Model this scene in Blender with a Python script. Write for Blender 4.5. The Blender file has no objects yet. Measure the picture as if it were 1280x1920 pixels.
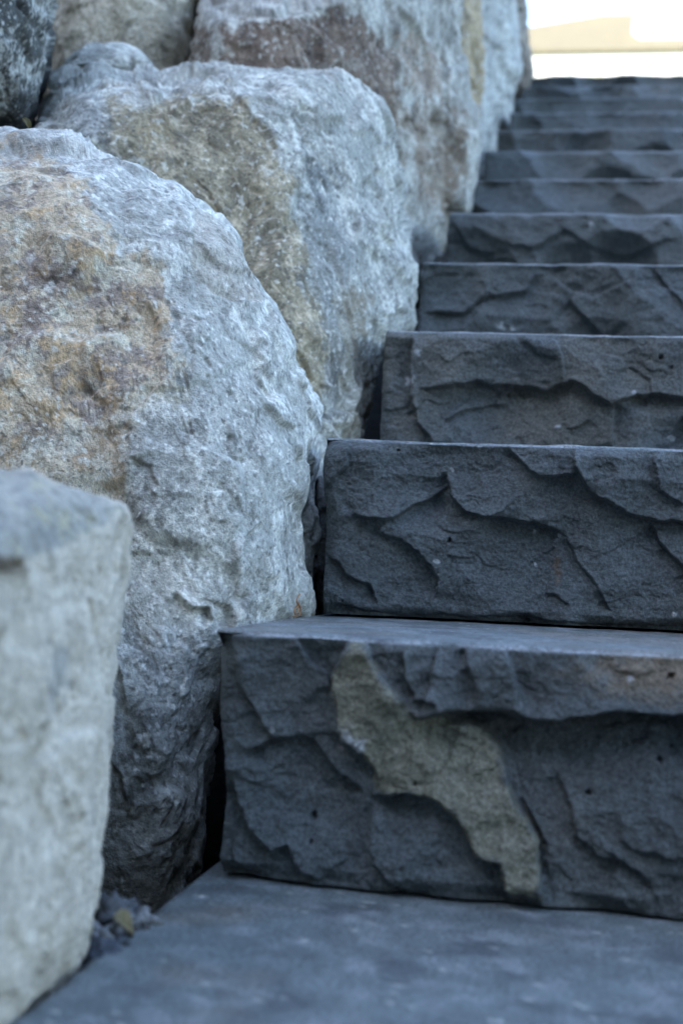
import bpy, math, random
import numpy as np
from mathutils import Matrix, Vector

# ------------------------------------------------------------------ camera, sky, sun, exposure
sc = bpy.context.scene
COL = sc.collection
H, D = 0.17, 0.38282                      # riser height, tread depth of the stairs
CAM = np.array([0.25092, -0.57261, 0.21753])
YAW, PIT, ROL, F = 0.169466, 0.038321, 0.044847, 2666.7
_f = np.array([-math.sin(YAW) * math.cos(PIT), math.cos(YAW) * math.cos(PIT), math.sin(PIT)])
_r0 = np.array([math.cos(YAW), math.sin(YAW), 0.0]); _u0 = np.cross(_r0, _f)
_r = math.cos(ROL) * _r0 + math.sin(ROL) * _u0
_u = math.cos(ROL) * _u0 - math.sin(ROL) * _r0
cam_data = bpy.data.cameras.new('camera'); cam = bpy.data.objects.new('camera', cam_data); COL.objects.link(cam)
cam.matrix_world = Matrix(((_r[0], _u[0], -_f[0], CAM[0]), (_r[1], _u[1], -_f[1], CAM[1]), (_r[2], _u[2], -_f[2], CAM[2]), (0, 0, 0, 1)))
cam_data.sensor_fit = 'HORIZONTAL'; cam_data.sensor_width = 24.0; cam_data.lens = 50.0
cam_data.clip_start = 0.02; cam_data.clip_end = 2000
cam_data.dof.use_dof = True; cam_data.dof.focus_distance = 1.30; cam_data.dof.aperture_fstop = 6.3
sc.camera = cam

SUN_EL, SUN_AZ = math.radians(36), math.radians(238)      # azimuth clockwise from +Y
world = bpy.data.worlds.new('World'); sc.world = world; world.use_nodes = True
wn = world.node_tree.nodes; wl = world.node_tree.links; wn.clear()
sky = wn.new('ShaderNodeTexSky'); sky.sky_type = 'NISHITA'; sky.sun_disc = False
sky.sun_elevation = SUN_EL; sky.sun_rotation = SUN_AZ; sky.air_density = 1.0; sky.dust_density = 1.6; sky.ozone_density = 1.0
bg = wn.new('ShaderNodeBackground'); bg.inputs['Strength'].default_value = 0.15
wo = wn.new('ShaderNodeOutputWorld'); wl.new(sky.outputs[0], bg.inputs[0]); wl.new(bg.outputs[0], wo.inputs[0])
sd = bpy.data.lights.new('sun', 'SUN'); sd.energy = 2.2; sd.angle = math.radians(0.5); sd.color = (1.0, 0.93, 0.82)
so = bpy.data.objects.new('sun', sd); COL.objects.link(so)
sdir = Vector((math.sin(SUN_AZ) * math.cos(SUN_EL), math.cos(SUN_AZ) * math.cos(SUN_EL), math.sin(SUN_EL)))
so.rotation_euler = sdir.to_track_quat('Z', 'Y').to_euler(); so.location = (-10, -8, 15)
sc.view_settings.view_transform = 'Standard'; sc.view_settings.look = 'None'
sc.view_settings.exposure = 2.7; sc.view_settings.gamma = 1.0
sc.cycles.max_bounces = 6

# ------------------------------------------------------------------ helpers
def ray(px, py):
    px = np.asarray(px, float); py = np.asarray(py, float)
    return _f + _r * ((px - 640) / F)[..., None] - _u * ((py - 960) / F)[..., None]
def W(px, py, t): return CAM + ray(px, py) * np.asarray(t, float)[..., None]
def on_riser(k, px, py):
    r = ray(px, py); t = (k * D - CAM[1]) / r[..., 1]
    p = CAM + r * t[..., None]; return p[..., 0], p[..., 2]

_rng = np.random.RandomState(7)
_perm = _rng.permutation(256); _perm = np.concatenate([_perm, _perm, _perm]).astype(np.int64)
_g = _rng.normal(size=(256, 3)); _g /= np.linalg.norm(_g, axis=1)[:, None]
_rv = _rng.rand(256, 8)
def noise(p, off=0.0):
    p = p + off; i = np.floor(p).astype(np.int64); f = p - i; i &= 255
    w = f * f * f * (f * (f * 6 - 15) + 10); out = 0
    for dx in (0, 1):
        for dy in (0, 1):
            for dz in (0, 1):
                h = _perm[_perm[_perm[(i[:, 0] + dx) & 255] + ((i[:, 1] + dy) & 255)] + ((i[:, 2] + dz) & 255)]
                g = _g[h]; v = g[:, 0] * (f[:, 0] - dx) + g[:, 1] * (f[:, 1] - dy) + g[:, 2] * (f[:, 2] - dz)
                out = out + v * (w[:, 0] if dx else 1 - w[:, 0]) * (w[:, 1] if dy else 1 - w[:, 1]) * (w[:, 2] if dz else 1 - w[:, 2])
    return out * 1.6
def fbm(p, oct=4, off=0.0, gain=0.5, ridged=False):
    a, s, o = 1.0, 0.0, 0
    for k in range(oct):
        n = noise(p * (2.03 ** k), off + 17.3 * k)
        if ridged: n = 1 - 2 * np.abs(n)
        o = o + a * n; s += a; a *= gain
    return o / s
def sstep(a, b, x):
    t = np.clip((x - a) / (b - a), 0, 1); return t * t * (3 - 2 * t)
def facets(p, tilt=1.0, k=40.0, off=0.0):
    """chunky fracture: each jittered cell is a tilted plane, cells meet in soft ledges; p in cell units"""
    p = p + off; i0 = np.floor(p).astype(np.int64); num = 0.0; den = 0.0
    for dx in (-1, 0, 1):
        for dy in (-1, 0, 1):
            for dz in (-1, 0, 1):
                c = i0 + (dx, dy, dz); m = c & 255
                h = _perm[_perm[_perm[m[:, 0]] + m[:, 1]] + m[:, 2]]
                q = c + _rv[h][:, :3]; dlt = p - q; d2 = (dlt * dlt).sum(1)
                w = np.exp(-k * 0.25 * d2)
                val = (_rv[h][:, 3] - .5) + tilt * (dlt * (_rv[h][:, 4:7] - .5)).sum(1)
                num = num + w * val; den = den + w
    return num / (den + 1e-30)
def polydist(px, py, poly):
    """signed distance to closed polygon (negative inside)"""
    P = np.array(poly, float); Q = np.roll(P, -1, 0); d = np.full(px.shape, 1e9); ins = np.zeros(px.shape, bool)
    for (ax, ay), (bx, by) in zip(P, Q):
        ex, ey = bx - ax, by - ay; t = np.clip(((px - ax) * ex + (py - ay) * ey) / (ex * ex + ey * ey + 1e-12), 0, 1)
        d = np.minimum(d, np.hypot(px - ax - t * ex, py - ay - t * ey))
        c = ((ay > py) != (by > py)) & (px < (bx - ax) * (py - ay) / (by - ay + 1e-12) + ax); ins ^= c
    return np.where(ins, -d, d)
def linedist(px, py, pts):
    """unsigned distance, side (+1 = left of travel in a z-up frame), arc position 0..1"""
    P = np.array(pts, float); seg = np.hypot(*(P[1:] - P[:-1]).T); L = seg.sum(); acc = 0
    d = np.full(px.shape, 1e9); side = np.ones(px.shape); s = np.zeros(px.shape)
    for k in range(len(P) - 1):
        ax, ay = P[k]; ex, ey = P[k + 1] - P[k]
        t = np.clip(((px - ax) * ex + (py - ay) * ey) / (ex * ex + ey * ey + 1e-12), 0, 1)
        dd = np.hypot(px - ax - t * ex, py - ay - t * ey); m = dd < d - 1e-9
        cr = ex * (py - ay) - ey * (px - ax)
        d = np.where(m, dd, d); side = np.where(m, np.sign(cr), side); s = np.where(m, (acc + t * seg[k]) / L, s); acc += seg[k]
    return d, side, s

def tag(o, label=None, cat=None, group=None, kind=None):
    if label: o['label'] = label
    if cat: o['category'] = cat
    if group: o['group'] = group
    if kind: o['kind'] = kind
    return o
def mesh_obj(name, V, Fc, mat, parent=None, col=None, smooth=True):
    me = bpy.data.meshes.new(name)
    if isinstance(Fc, np.ndarray) and Fc.ndim == 2:
        n = Fc.shape[1]; me.vertices.add(len(V)); me.vertices.foreach_set('co', np.asarray(V, np.float32).ravel())
        me.loops.add(Fc.size); me.loops.foreach_set('vertex_index', Fc.astype(np.int32).ravel())
        me.polygons.add(len(Fc)); me.polygons.foreach_set('loop_start', np.arange(0, Fc.size, n, dtype=np.int32))
        try: me.polygons.foreach_set('loop_total', np.full(len(Fc), n, np.int32))
        except Exception: pass
        me.update(calc_edges=True)
    else:
        me.from_pydata([tuple(v) for v in V], [], [tuple(int(i) for i in f) for f in Fc]); me.update()
    me.polygons.foreach_set('use_smooth', np.full(len(me.polygons), smooth))
    if col is not None:
        a = me.color_attributes.new('tone', 'FLOAT_COLOR', 'POINT')
        a.data.foreach_set('color', np.concatenate([col, np.ones((len(col), 1))], 1).astype(np.float32).ravel())
    me.materials.append(mat); o = bpy.data.objects.new(name, me); COL.objects.link(o)
    if parent is not None: o.parent = parent
    return o
def empty(name, loc):
    o = bpy.data.objects.new(name, None); o.location = loc; o.empty_display_size = .1; COL.objects.link(o); return o

# ------------------------------------------------------------------ materials
def new_mat(name):
    m = bpy.data.materials.new(name); m.use_nodes = True; nt = m.node_tree
    b = nt.nodes['Principled BSDF']; return m, nt, b
def nnode(nt, scale, detail=4, rough=.55, co=None, typ='ShaderNodeTexNoise'):
    n = nt.nodes.new(typ); n.inputs['Scale'].default_value = scale
    if typ == 'ShaderNodeTexNoise': n.inputs['Detail'].default_value = detail; n.inputs['Roughness'].default_value = rough
    if co is not None: nt.links.new(co, n.inputs['Vector'])
    return n
def mapr(nt, src, a, b, c, d):
    m = nt.nodes.new('ShaderNodeMapRange'); nt.links.new(src, m.inputs[0])
    for i, v in enumerate((a, b, c, d)): m.inputs[i + 1].default_value = v
    return m.outputs[0]
def mix(nt, fac, a, b, mode='MIX'):
    m = nt.nodes.new('ShaderNodeMix'); m.data_type = 'RGBA'; m.blend_type = mode
    for s, v in ((0, fac), (6, a), (7, b)):
        if hasattr(v, 'links') or hasattr(v, 'is_linked'): nt.links.new(v, m.inputs[s])
        else: m.inputs[s].default_value = v if s == 0 else (*v, 1)
    return m.outputs[2]
def rock_mat(name, grain, contrast, rough, bump, speck=0.0, speckcol=(.6, .6, .58), spec=0.35, dark=0.0):
    m, nt, b = new_mat(name); L = nt.links
    tc = nt.nodes.new('ShaderNodeTexCoord').outputs['Object']
    at = nt.nodes.new('ShaderNodeAttribute'); at.attribute_name = 'tone'
    n1 = nnode(nt, grain, 5, .65, tc); n2 = nnode(nt, grain * 3.7, 3, .6, tc)
    f = mapr(nt, n1.outputs[0], .36, .64, 1 - contrast, 1 + contrast); f2 = mapr(nt, n2.outputs[0], .36, .64, 1 - contrast * .8, 1 + contrast * .8)
    mu = nt.nodes.new('ShaderNodeMath'); mu.operation = 'MULTIPLY'; L.new(f, mu.inputs[0]); L.new(f2, mu.inputs[1])
    cm = nt.nodes.new('ShaderNodeVectorMath'); cm.operation = 'SCALE'; L.new(at.outputs['Color'], cm.inputs[0]); L.new(mu.outputs[0], cm.inputs['Scale'])
    c = cm.outputs[0]
    if speck > 0:
        v = nnode(nt, grain * 1.3, co=tc, typ='ShaderNodeTexVoronoi'); s = mapr(nt, v.outputs['Distance'], .10, .2, speck, 0)
        sep = nt.nodes.new('ShaderNodeSeparateColor'); L.new(v.outputs['Color'], sep.inputs[0]); gate = mapr(nt, sep.outputs[0], .82, .86, 0, 1)
        mm = nt.nodes.new('ShaderNodeMath'); mm.operation = 'MULTIPLY'; L.new(s, mm.inputs[0]); L.new(gate, mm.inputs[1])
        c = mix(nt, mm.outputs[0], c, speckcol)
    if dark > 0:
        v = nnode(nt, grain * .55, co=tc, typ='ShaderNodeTexVoronoi'); s = mapr(nt, v.outputs['Distance'], .10, .26, dark, 0)
        sep = nt.nodes.new('ShaderNodeSeparateColor'); L.new(v.outputs['Color'], sep.inputs[0]); gate = mapr(nt, sep.outputs[1], .7, .8, 0, 1)
        mm = nt.nodes.new('ShaderNodeMath'); mm.operation = 'MULTIPLY'; L.new(s, mm.inputs[0]); L.new(gate, mm.inputs[1])
        c = mix(nt, mm.outputs[0], c, (.07, .07, .07))
    L.new(c, b.inputs['Base Color']); b.inputs['Roughness'].default_value = rough; b.inputs['Specular IOR Level'].default_value = spec
    bp = nt.nodes.new('ShaderNodeBump'); bp.inputs['Strength'].default_value = 1.0; bp.inputs['Distance'].default_value = bump
    ad = nt.nodes.new('ShaderNodeMath'); ad.operation = 'ADD'; L.new(n1.outputs[0], ad.inputs[0])
    sc2 = nt.nodes.new('ShaderNodeMath'); sc2.operation = 'MULTIPLY'; sc2.inputs[1].default_value = .45; L.new(n2.outputs[0], sc2.inputs[0]); L.new(sc2.outputs[0], ad.inputs[1])
    L.new(ad.outputs[0], bp.inputs['Height']); L.new(bp.outputs[0], b.inputs['Normal']); return m
def plain_mat(name, col, rough=.8, nscale=3.0, amt=.15, bump=0.0, spec=.3):
    m, nt, b = new_mat(name); tc = nt.nodes.new('ShaderNodeTexCoord').outputs['Object']
    n = nnode(nt, nscale, 6, .6, tc); a = tuple(c * (1 - amt) for c in col); d = tuple(min(1, c * (1 + amt)) for c in col)
    c = mix(nt, mapr(nt, n.outputs[0], .3, .7, 0, 1), a, d); nt.links.new(c, b.inputs['Base Color'])
    b.inputs['Roughness'].default_value = rough; b.inputs['Specular IOR Level'].default_value = spec
    if bump:
        bp = nt.nodes.new('ShaderNodeBump'); bp.inputs['Distance'].default_value = bump; nt.links.new(n.outputs[0], bp.inputs['Height']); nt.links.new(bp.outputs[0], b.inputs['Normal'])
    return m
M_bas = rock_mat('split_basalt', 330, .40, .60, .0019, speck=.5, speckcol=(.22, .23, .24), spec=.45)
M_gra = rock_mat('weathered_granite', 210, .17, .9, .0026, speck=.25, speckcol=(.62, .63, .62), dark=.45)
M_soil = plain_mat('dark_soil', (.02, .018, .016), .95, 40, .4, .01)
M_grass = plain_mat('lawn', (.10, .16, .035), .9, 2.5, .35, .02)
M_white = plain_mat('white_render', (.78, .77, .74), .85, 4, .04)
M_roof = plain_mat('tan_roof_tiles', (.135, .118, .072), .8, 6, .14)
M_glass, _nt, _b = new_mat('window_glass'); _b.inputs['Base Color'].default_value = (.03, .04, .05, 1); _b.inputs['Roughness'].default_value = .05
M_brick = plain_mat('grey_render', (.30, .29, .28), .9, 3, .1)
M_leaf = plain_mat('dead_leaf_skin', (.17, .135, .07), .6, 90, .3, .0008)
M_needle = plain_mat('dry_needle', (.27, .12, .04), .6, 90, .2)
M_hedge = plain_mat('hedge_leaf', (.30, .36, .08), .55, 20, .4)
M_twig = plain_mat('hedge_wood', (.07, .05, .035), .9, 30, .3)
M_sprout = plain_mat('sprout_leaf', (.09, .07, .02), .6, 60, .4)

# ------------------------------------------------------------------ terrain: one sheet, stairs cut, bank, terrace
def ground_z(x, y):
    st = np.clip((y - .2) * H / D, -.35, 2.05) - .22 - .16 * (1 - sstep(-.03, .02, x)) + .30 * np.exp(-((x + .05) / .10) ** 2 - ((y - .20) / .13) ** 2)                      # under the stairs
    st = np.where(y > 5.15, 1.99 + 0 * y, st)
    bank = np.clip(.55 + (y + .3) * H / D * .9, .45, 2.02)
    z = st + (bank - st) * sstep(-.55, -1.3, x) * (y < 5.15) + (2.0 - bank) * sstep(-1.3, -3.0, x) * (y < 5.15) * 1.0
    return np.where((y >= 5.15), 1.99, z)
gx = np.concatenate([[-900, -300, -80, -30, -12, -6, -4, -3], np.arange(-2.4, -.8, .1), np.arange(-.8, .3, .025), np.arange(.3, 2.5, .1), [3, 4, 6, 12, 30, 80, 300, 900]])
gy = np.concatenate([[-900, -300, -80, -30, -10, -4, -2], np.arange(-1.2, -.2, .1), np.arange(-.2, .9, .03), np.arange(.9, 5.1, .1), [5.15, 5.3, 6, 8, 12, 20, 40, 100, 300, 900]])
X, Y = np.meshgrid(gx, gy, indexing='ij'); Z = ground_z(X, Y)
P = np.stack([X.ravel(), Y.ravel(), Z.ravel()], 1); near = (np.abs(P[:, 0]) < 3) & (P[:, 1] < 5)
P[:, 2] += np.where(near, .025 * fbm(P * 9, 4, 3.3), 0)
nx, ny = len(gx), len(gy); I = np.arange(nx * ny).reshape(nx, ny)
Fq = np.stack([I[:-1, :-1], I[1:, :-1], I[1:, 1:], I[:-1, 1:]], -1).reshape(-1, 4)
g = mesh_obj('ground', P, Fq, M_soil); g['kind'] = 'structure'
def sheet(name, x0, x1, y0, y1, z, mat, n=24):
    xs = np.linspace(x0, x1, n); ys = np.linspace(y0, y1, n); X, Y = np.meshgrid(xs, ys, indexing='ij')
    P = np.stack([X.ravel(), Y.ravel(), np.full(X.size, z)], 1); I = np.arange(n * n).reshape(n, n)
    Fq = np.stack([I[:-1, :-1], I[1:, :-1], I[1:, 1:], I[:-1, 1:]], -1).reshape(-1, 4); o = mesh_obj(name, P, Fq, mat); o['kind'] = 'structure'; return o
sheet('lawn', -60, 60, 5.9, 120, 1.998, M_grass)

# ------------------------------------------------------------------ basalt steps
C4 = lambda pts: [(560 + .5625 * a, 560 + .5625 * b) for a, b in pts]
C5 = lambda pts: [(380 + .703 * a, 1140 + .703 * b) for a, b in pts]
# traced fracture ridges of the three nearest risers: (points, amplitude mm, decay high side, decay low side); high side is left of travel
RIDGES = {
 1: [(C5([(545,255),(575,290),(600,292),(650,275),(720,275),(790,280),(850,295),(900,300),(950,298),(1040,285),(1160,282),(1280,285),(1400,290)]), 24, .030, .055),
     (C5([(430,85),(460,150),(500,200),(545,235),(560,255)]), -9, .02, .02),
     (C5([(400,60),(370,130),(340,180),(355,240),(360,330),(375,345),(430,385),(460,440),(475,490)]), 9, .025, .03),
     (C5([(440,515),(475,500),(560,492),(620,505),(680,550),(710,600),(735,655),(800,665),(815,740),(820,800)]), 11, .02, .035),
     (C5([(640,280),(700,290),(740,320),(790,380),(815,470),(830,510),(870,570),(895,620),(905,700),(910,800)]), -13, .025, .04),
     (C5([(100,410),(120,380),(180,350),(260,345),(300,360),(350,420),(440,500)]), 9, .02, .035),
     (C5([(75,440),(85,480),(110,570),(160,630),(190,650),(230,640),(260,700),(330,730)]), 8, .02, .03),
     (C5([(60,60),(90,190),(120,260),(150,310),(190,350)]), 7, .02, .02),
     (C5([(250,80),(270,120),(330,180),(345,230)]), -6, .02, .02),
     (C5([(690,100),(700,160),(730,230),(735,270)]), 7, .02, .02),
     (C5([(800,100),(830,190),(845,240),(870,300)]), -7, .02, .02),
     (C5([(540,110),(545,180),(570,240),(640,262)]), 6, .02, .02),
     (C5([(455,520),(440,600),(460,680),(560,760)]), 6, .03, .03),
     (C5([(850,500),(890,580),(920,640),(925,720)]), 6, .01, .02),
     (C5([(930,420),(980,520),(990,600),(1050,655),(1110,665),(1170,700),(1220,780)]), 5, .02, .03)],
 2: [(C4([(190,700),(205,730),(300,745),(360,710),(440,660),(500,630)]), 8, .02, .035),
     (C4([(490,560),(495,600),(510,670),(560,715),(620,730),(700,735),(780,745),(840,765),(900,790)]), 10, .022, .05),
     (C4([(690,490),(720,520),(770,570),(800,594),(860,592),(940,583)]), 9, .012, .02),
     (C4([(920,480),(915,560),(960,640),(1020,675),(1080,705),(1140,730),(1200,740),(1260,740),(1400,760)]), 10, .025, .045),
     (C4([(1165,740),(1180,760),(1200,810),(1260,870),(1290,910),(1320,1000)]), 8, .02, .03),
     (C4([(250,770),(280,790),(340,800),(400,840),(440,890),(458,940),(450,1010)]), 8, .025, .035),
     (C4([(880,790),(890,800),(920,860),(960,920),(1000,970),(1040,1050)]), 5, .015, .03),
     (C4([(90,850),(140,880),(180,930),(240,960),(270,1020)]), 6, .02, .02),
     (C4([(820,980),(855,990),(905,1025)]), 4, .006, .01), (C4([(495,852),(540,862),(590,860)]), 2.5, .005, .008),
     (C4([(180,470),(170,560),(120,600),(85,640)]), -5, .02, .02),
     (C4([(200,725),(260,740),(285,790)]), 5, .01, .02),
     (C4([(1200,490),(1180,540),(1200,640),(1290,690)]), 5, .02, .03),
     (C4([(90,1000),(200,1035),(330,1050),(600,1060),(760,1055),(830,1075),(1000,1085),(1300,1090)]), 5, .02, .012)],
 3: [(C4([(380,310),(425,305),(500,300),(560,290),(600,275),(640,290),(700,293),(760,295),(830,310),(870,290),(910,278),(950,300),(990,335),(1040,357),(1080,340),(1130,325),(1200,322),(1270,330),(1400,345)]), 13, .035, .05),
     (C4([(385,120),(380,180),(372,240),(385,290),(375,330),(390,370),(400,420),(440,465),(470,520)]), 9, .03, .03),
     (C4([(1050,350),(1045,380),(1040,420),(1045,500)]), -7, .02, .03),
     (C4([(1300,380),(1270,410),(1240,470),(1235,500)]), -6, .02, .02),
     (C4([(730,110),(760,150),(800,185),(860,210)]), 4, .02, .02),
     (C4([(850,130),(880,200),(885,280)]), -5, .02, .03),
     (C4([(480,420),(560,370),(640,350),(700,345)]), 5, .02, .03),
     (C4([(890,440),(930,430),(960,400)]), 5, .02, .02)],
 4: [([(790,585),(870,590),(900,560),(985,545),(1010,500)], 8, .04, .04), ([(1065,560),(1090,590),(1140,640)], 10, .04, .04),
     ([(1020,498),(1060,540),(1110,560),(1200,520),(1300,560)], -6, .04, .04), ([(1220,500),(1270,560),(1300,600)], 6, .03, .03)],
 5: [([(850,420),(880,470),(930,480)], 8, .03, .04), ([(930,460),(1000,475),(1060,440),(1110,470),(1180,480),(1280,450)], 7, .04, .04)],
}
HOLES = {1: C5([(290,560),(288,625),(1028,493),(1250,377),(1248,183),(570,465),(1220,410)]), 2: C4([(503,807),(335,505),(760,1068),(155,1005)]), 3: C4([(1205,198),(1240,230),(695,318)])}
CHIPS = {1: [(C5([(395,350)])[0], .012), (C5([(425,370)])[0], .009), (C5([(180,328)])[0], .004), (C5([(1137,190)])[0], .004)],
         2: [(C4([(463,878)])[0], .006), (C4([(787,888)])[0], .003), (C4([(783,777)])[0], .003), (C4([(868,790)])[0], .003), (C4([(508,568)])[0], .003), (C4([(1250,1050)])[0], .004), (C4([(600,488)])[0], .006)],
         3: [(C4([(375,280)])[0], .010), (C4([(400,180)])[0], .008), (C4([(1115,318)])[0], .006), (C4([(862,430)])[0], .005), (C4([(1245,462)])[0], .008), (C4([(670,90)])[0], .006)],
         4: [((940, 612), .01), ((958, 614), .008)], 5: [((1108, 430), .012)]}
LEFT = {0: [(400,1650),(400,1700)], 1: [(403,1181),(398,1240),(399,1320),(414,1400),(421,1440),(419,1500),(413,1560),(411,1645)], 2: [(613,822),(608,880),(612,960),(612,1060),(608,1153)], 3: [(726,622),(719,690),(717,760),(714,822)],
        4: [(791,492),(786,520),(785,560),(782,620)], 5: [(846,402),(841,440),(833,492)], 6: [(890,337),(884,400)], 7: [(910,287),(908,337)], 8: [(932,245),(931,287)], 9: [(957,210),(955,245)],
        10: [(966,183),(962,210)], 11: [(978,160),(974,183)], 12: [(997,140),(990,160)]}
OLIVE = C5([(400,70),(425,80),(460,150),(500,205),(550,255),(570,290),(650,285),(740,320),(790,380),(815,470),(835,520),(870,570),(895,620),(905,700),(905,770),(860,755),(810,745),(800,665),(735,655),(710,600),(680,550),(620,505),(560,492),(475,495),(460,440),(430,385),(370,330),(355,240),(340,180),(375,130)])

def make_step(k, label):
    r = np.random.RandomState(100 + k); near = k in (1, 2)
    dx = {0: .004, 1: .0011, 2: .0010, 3: .0014, 4: .0022, 5: .003}.get(k, .005); dzz = dx
    lpx = np.array(LEFT[k], float)
    if k == 0: xl0 = np.array([0.0]); zl0 = np.array([0.0])
    else: xl0, zl0 = on_riser(k, lpx[:, 0], lpx[:, 1])
    o_ = np.argsort(zl0); xl0, zl0 = xl0[o_], zl0[o_]; xL = float(xl0.mean())
    span = {1: .40, 2: .50, 3: .60}.get(k, .75)
    xs = np.concatenate([np.arange(0, span, dx), np.arange(span, 1.50, max(dx * 3, .006))]) + xL
    z1 = k * H; z0 = (k - 1) * H + .0025; yf = k * D; yb = (k + 1) * D + .07
    # profile round the block: top from back to front, riser down, bottom to the back
    ty = np.concatenate([np.linspace(yb, yf + .03, 14 if k else 26)[:-1], np.arange(yf + .03, yf + dx * .5, -dx)])
    if k in (0, 1): ty = np.concatenate([[yb], np.arange(yb - .06, yf, -.004)])
    rz = np.arange(z1, z0, -dzz); rz[-1] = z0
    prof = [(y, z1, 0) for y in ty] + [(yf, z, 1) for z in rz] + [(y, z0, 2) for y in np.linspace(yf + .004, yb, 8)]
    pr = np.array(prof); ns, npf = len(xs), len(pr)
    Xg = np.repeat(xs[:, None], npf, 1); Yg = np.repeat(pr[None, :, 0], ns, 0); Zg = np.repeat(pr[None, :, 1], ns, 0); K = np.repeat(pr[None, :, 2], ns, 0)
    x, y, z, kk = (a.ravel().copy() for a in (Xg, Yg, Zg, K))
    # left end follows the broken outline
    shift = np.interp(z, zl0, xl0) - xL + .0016 * fbm(np.stack([y * 60, z * 60, z * 0 + k], 1), 3, 5.5)
    x += shift * np.exp(-(x - xL) / .05)
    P3 = np.stack([x, y, z], 1)
    fr = kk == 1; xf, zf = x[fr], z[fr]; q = np.stack([xf, np.full(xf.shape, k * 3.7), zf], 1)
    wx = xf + .0035 * fbm(q * 45, 3, 1.1) + .0011 * fbm(q * 260, 2, 9.1); wz = zf + .0035 * fbm(q * 45, 3, 4.4) + .0011 * fbm(q * 260, 2, 2.7)
    # conchoidal scars: the lowest of many shallow bowls
    hb = np.full(xf.shape, 1e9); amp = {0: .5, 1: .7, 2: .65, 3: .65, 4: .9}.get(k, 1.5)
    for i in range(34):
        cx, cz = xL + r.uniform(-.1, 1.6), z0 + r.uniform(-.03, H + .05); R = r.uniform(.06, .17); ang = r.uniform(-.6, .6); el = r.uniform(.7, 1.5)
        a = (wx - cx) * math.cos(ang) + (wz - cz) * math.sin(ang); b = -(wx - cx) * math.sin(ang) + (wz - cz) * math.cos(ang)
        hb = np.minimum(hb, (a * a / el + b * b * el) / (2 * R) - r.uniform(0, .012))
    h = amp * np.clip(hb, -.03, .022)
    ck = fbm(np.stack([xf * 16, zf * 0 + k * 9.1, zf * 5], 1), 3, 15.5); h -= .009 * sstep(.08, .30, ck) * (1 - sstep(0, .016 + .02 * np.abs(ck), z1 - zf))
    h += .0055 * fbm(q * 9, 3, 6.6) + .0022 * fbm(q * np.array([60, 1, 90]), 3, 3.1) + .0005 * fbm(q * np.array([190, 1, 240]), 3, 8.8, .6)
    for pts, am, l1, l2 in RIDGES.get(k, []):
        pp = np.array(pts, float); rx, rz_ = on_riser(k, pp[:, 0], pp[:, 1])
        d, sd_, s = linedist(wx, wz, np.stack([rx, rz_], 1)); fade = sstep(0, .12, s) * (1 - sstep(.88, 1, s)); am_ = am * .001
        sd_ = sd_ * (1 if am > 0 else -1); am_ = abs(am_)
        h += .86 * am_ * fade * np.where(sd_ > 0, .8 * np.exp(-d / l1), -.9 * np.exp(-d / (l2 * .9))) * np.tanh((d + .0002) / (.0008 + .0016 * sstep(.1, .5, noise(q * 18, 6.3))))
        # feathered ripples just below the lip
        h += .0007 * fade * np.sin(d * 700 + 3 * fbm(q * 30, 2, 2.2)) * np.exp(-d / .012) * (sd_ < 0)
    n_h = noise(q * 400, 2.2)
    for hi, (hx, hy) in enumerate(HOLES.get(k, [])):
        ax, az = on_riser(k, np.array(hx), np.array(hy)); d = np.hypot(xf - ax + .0012 * n_h, (zf - az) * (1 + .3 * (hi % 2)) + .0012 * n_h); rr = (.0023, .0013, .0016, .0012)[hi % 4] * (1.3 if k == 3 else 1)
        h -= .006 * (1 - sstep(rr * .5, rr * 1.3, d))
    # crisp little flake edges: iso-lines of warped noise as steps
    qa = np.stack([wx * .8 + wz * .5, q[:, 1], wz * 1.3 - wx * .4], 1)
    for fr_, am_, off_ in ((13, .0017, 1.7), (24, .0008, 8.3), (46, .0004, 3.9)):
        nn = fbm(qa * fr_, 3, off_ + k, .45); gate = sstep(-.05, .3, noise(q * (fr_ * .6), off_ + 20))
        for c_ in (-.18, .12): h += am_ * gate * np.tanh((nn - c_) * 55 * (fr_ / 13) ** -.3)
    h += .0004 * noise(q * np.array([420, 1, 420]), 1.9) + .0004 * np.abs(noise(q * np.array([230, 1, 300]), 5.2))
    edge = sstep(0, .012, z1 - zf); h = h * (.35 + .65 * edge) if k != 1 else h * (.5 + .5 * edge)
    h -= .004 * (1 - sstep(0, .004, z1 - zf)) * (.6 + .8 * noise(q * 35, 4.2)); h -= .010 * (1 - sstep(0, .012, zf - z0)) * (.8 + noise(q * 25, 7.7))
    y[fr] -= h
    endr = np.exp(-(x - xL) / .006); y += np.where(fr, .006 * endr, 0)
    tp = kk == 0; bo = kk == 2
    y[bo] = np.maximum(y[bo], yf + .014)
    front_top = np.interp(x, xs, -h.reshape(ns, -1)[:, 0])
    y += np.where(tp, front_top * np.exp(-(y - yf) / .02), 0)
    z += np.where(tp, .0012 * fbm(P3 * 34, 4, 1.0) - .0022 * (1 - sstep(0, .005, y - yf - front_top)), 0)
    z += np.where(fr, -.0022 * (1 - sstep(0, .003, z1 - z)) - .0015 * np.abs(noise(P3 * 22, 3.9)) * (1 - sstep(0, .004, z1 - z)), 0)
    V = np.stack([x, y, z], 1)
    # stone colour: slate grey with its own stains
    n1 = fbm(P3 * 7, 4, 12.1); n2 = fbm(P3 * 38, 4, 3.2); n3 = fbm(P3 * np.array([150, 40, 150]), 3, 6.1)
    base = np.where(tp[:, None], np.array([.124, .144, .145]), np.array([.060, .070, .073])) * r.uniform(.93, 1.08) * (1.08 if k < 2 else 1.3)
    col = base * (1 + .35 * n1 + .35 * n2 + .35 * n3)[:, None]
    def blend(c, m): return col * (1 - m[:, None]) + np.array(c) * (1 + .25 * n2 + .3 * n3)[:, None] * m[:, None]
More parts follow.
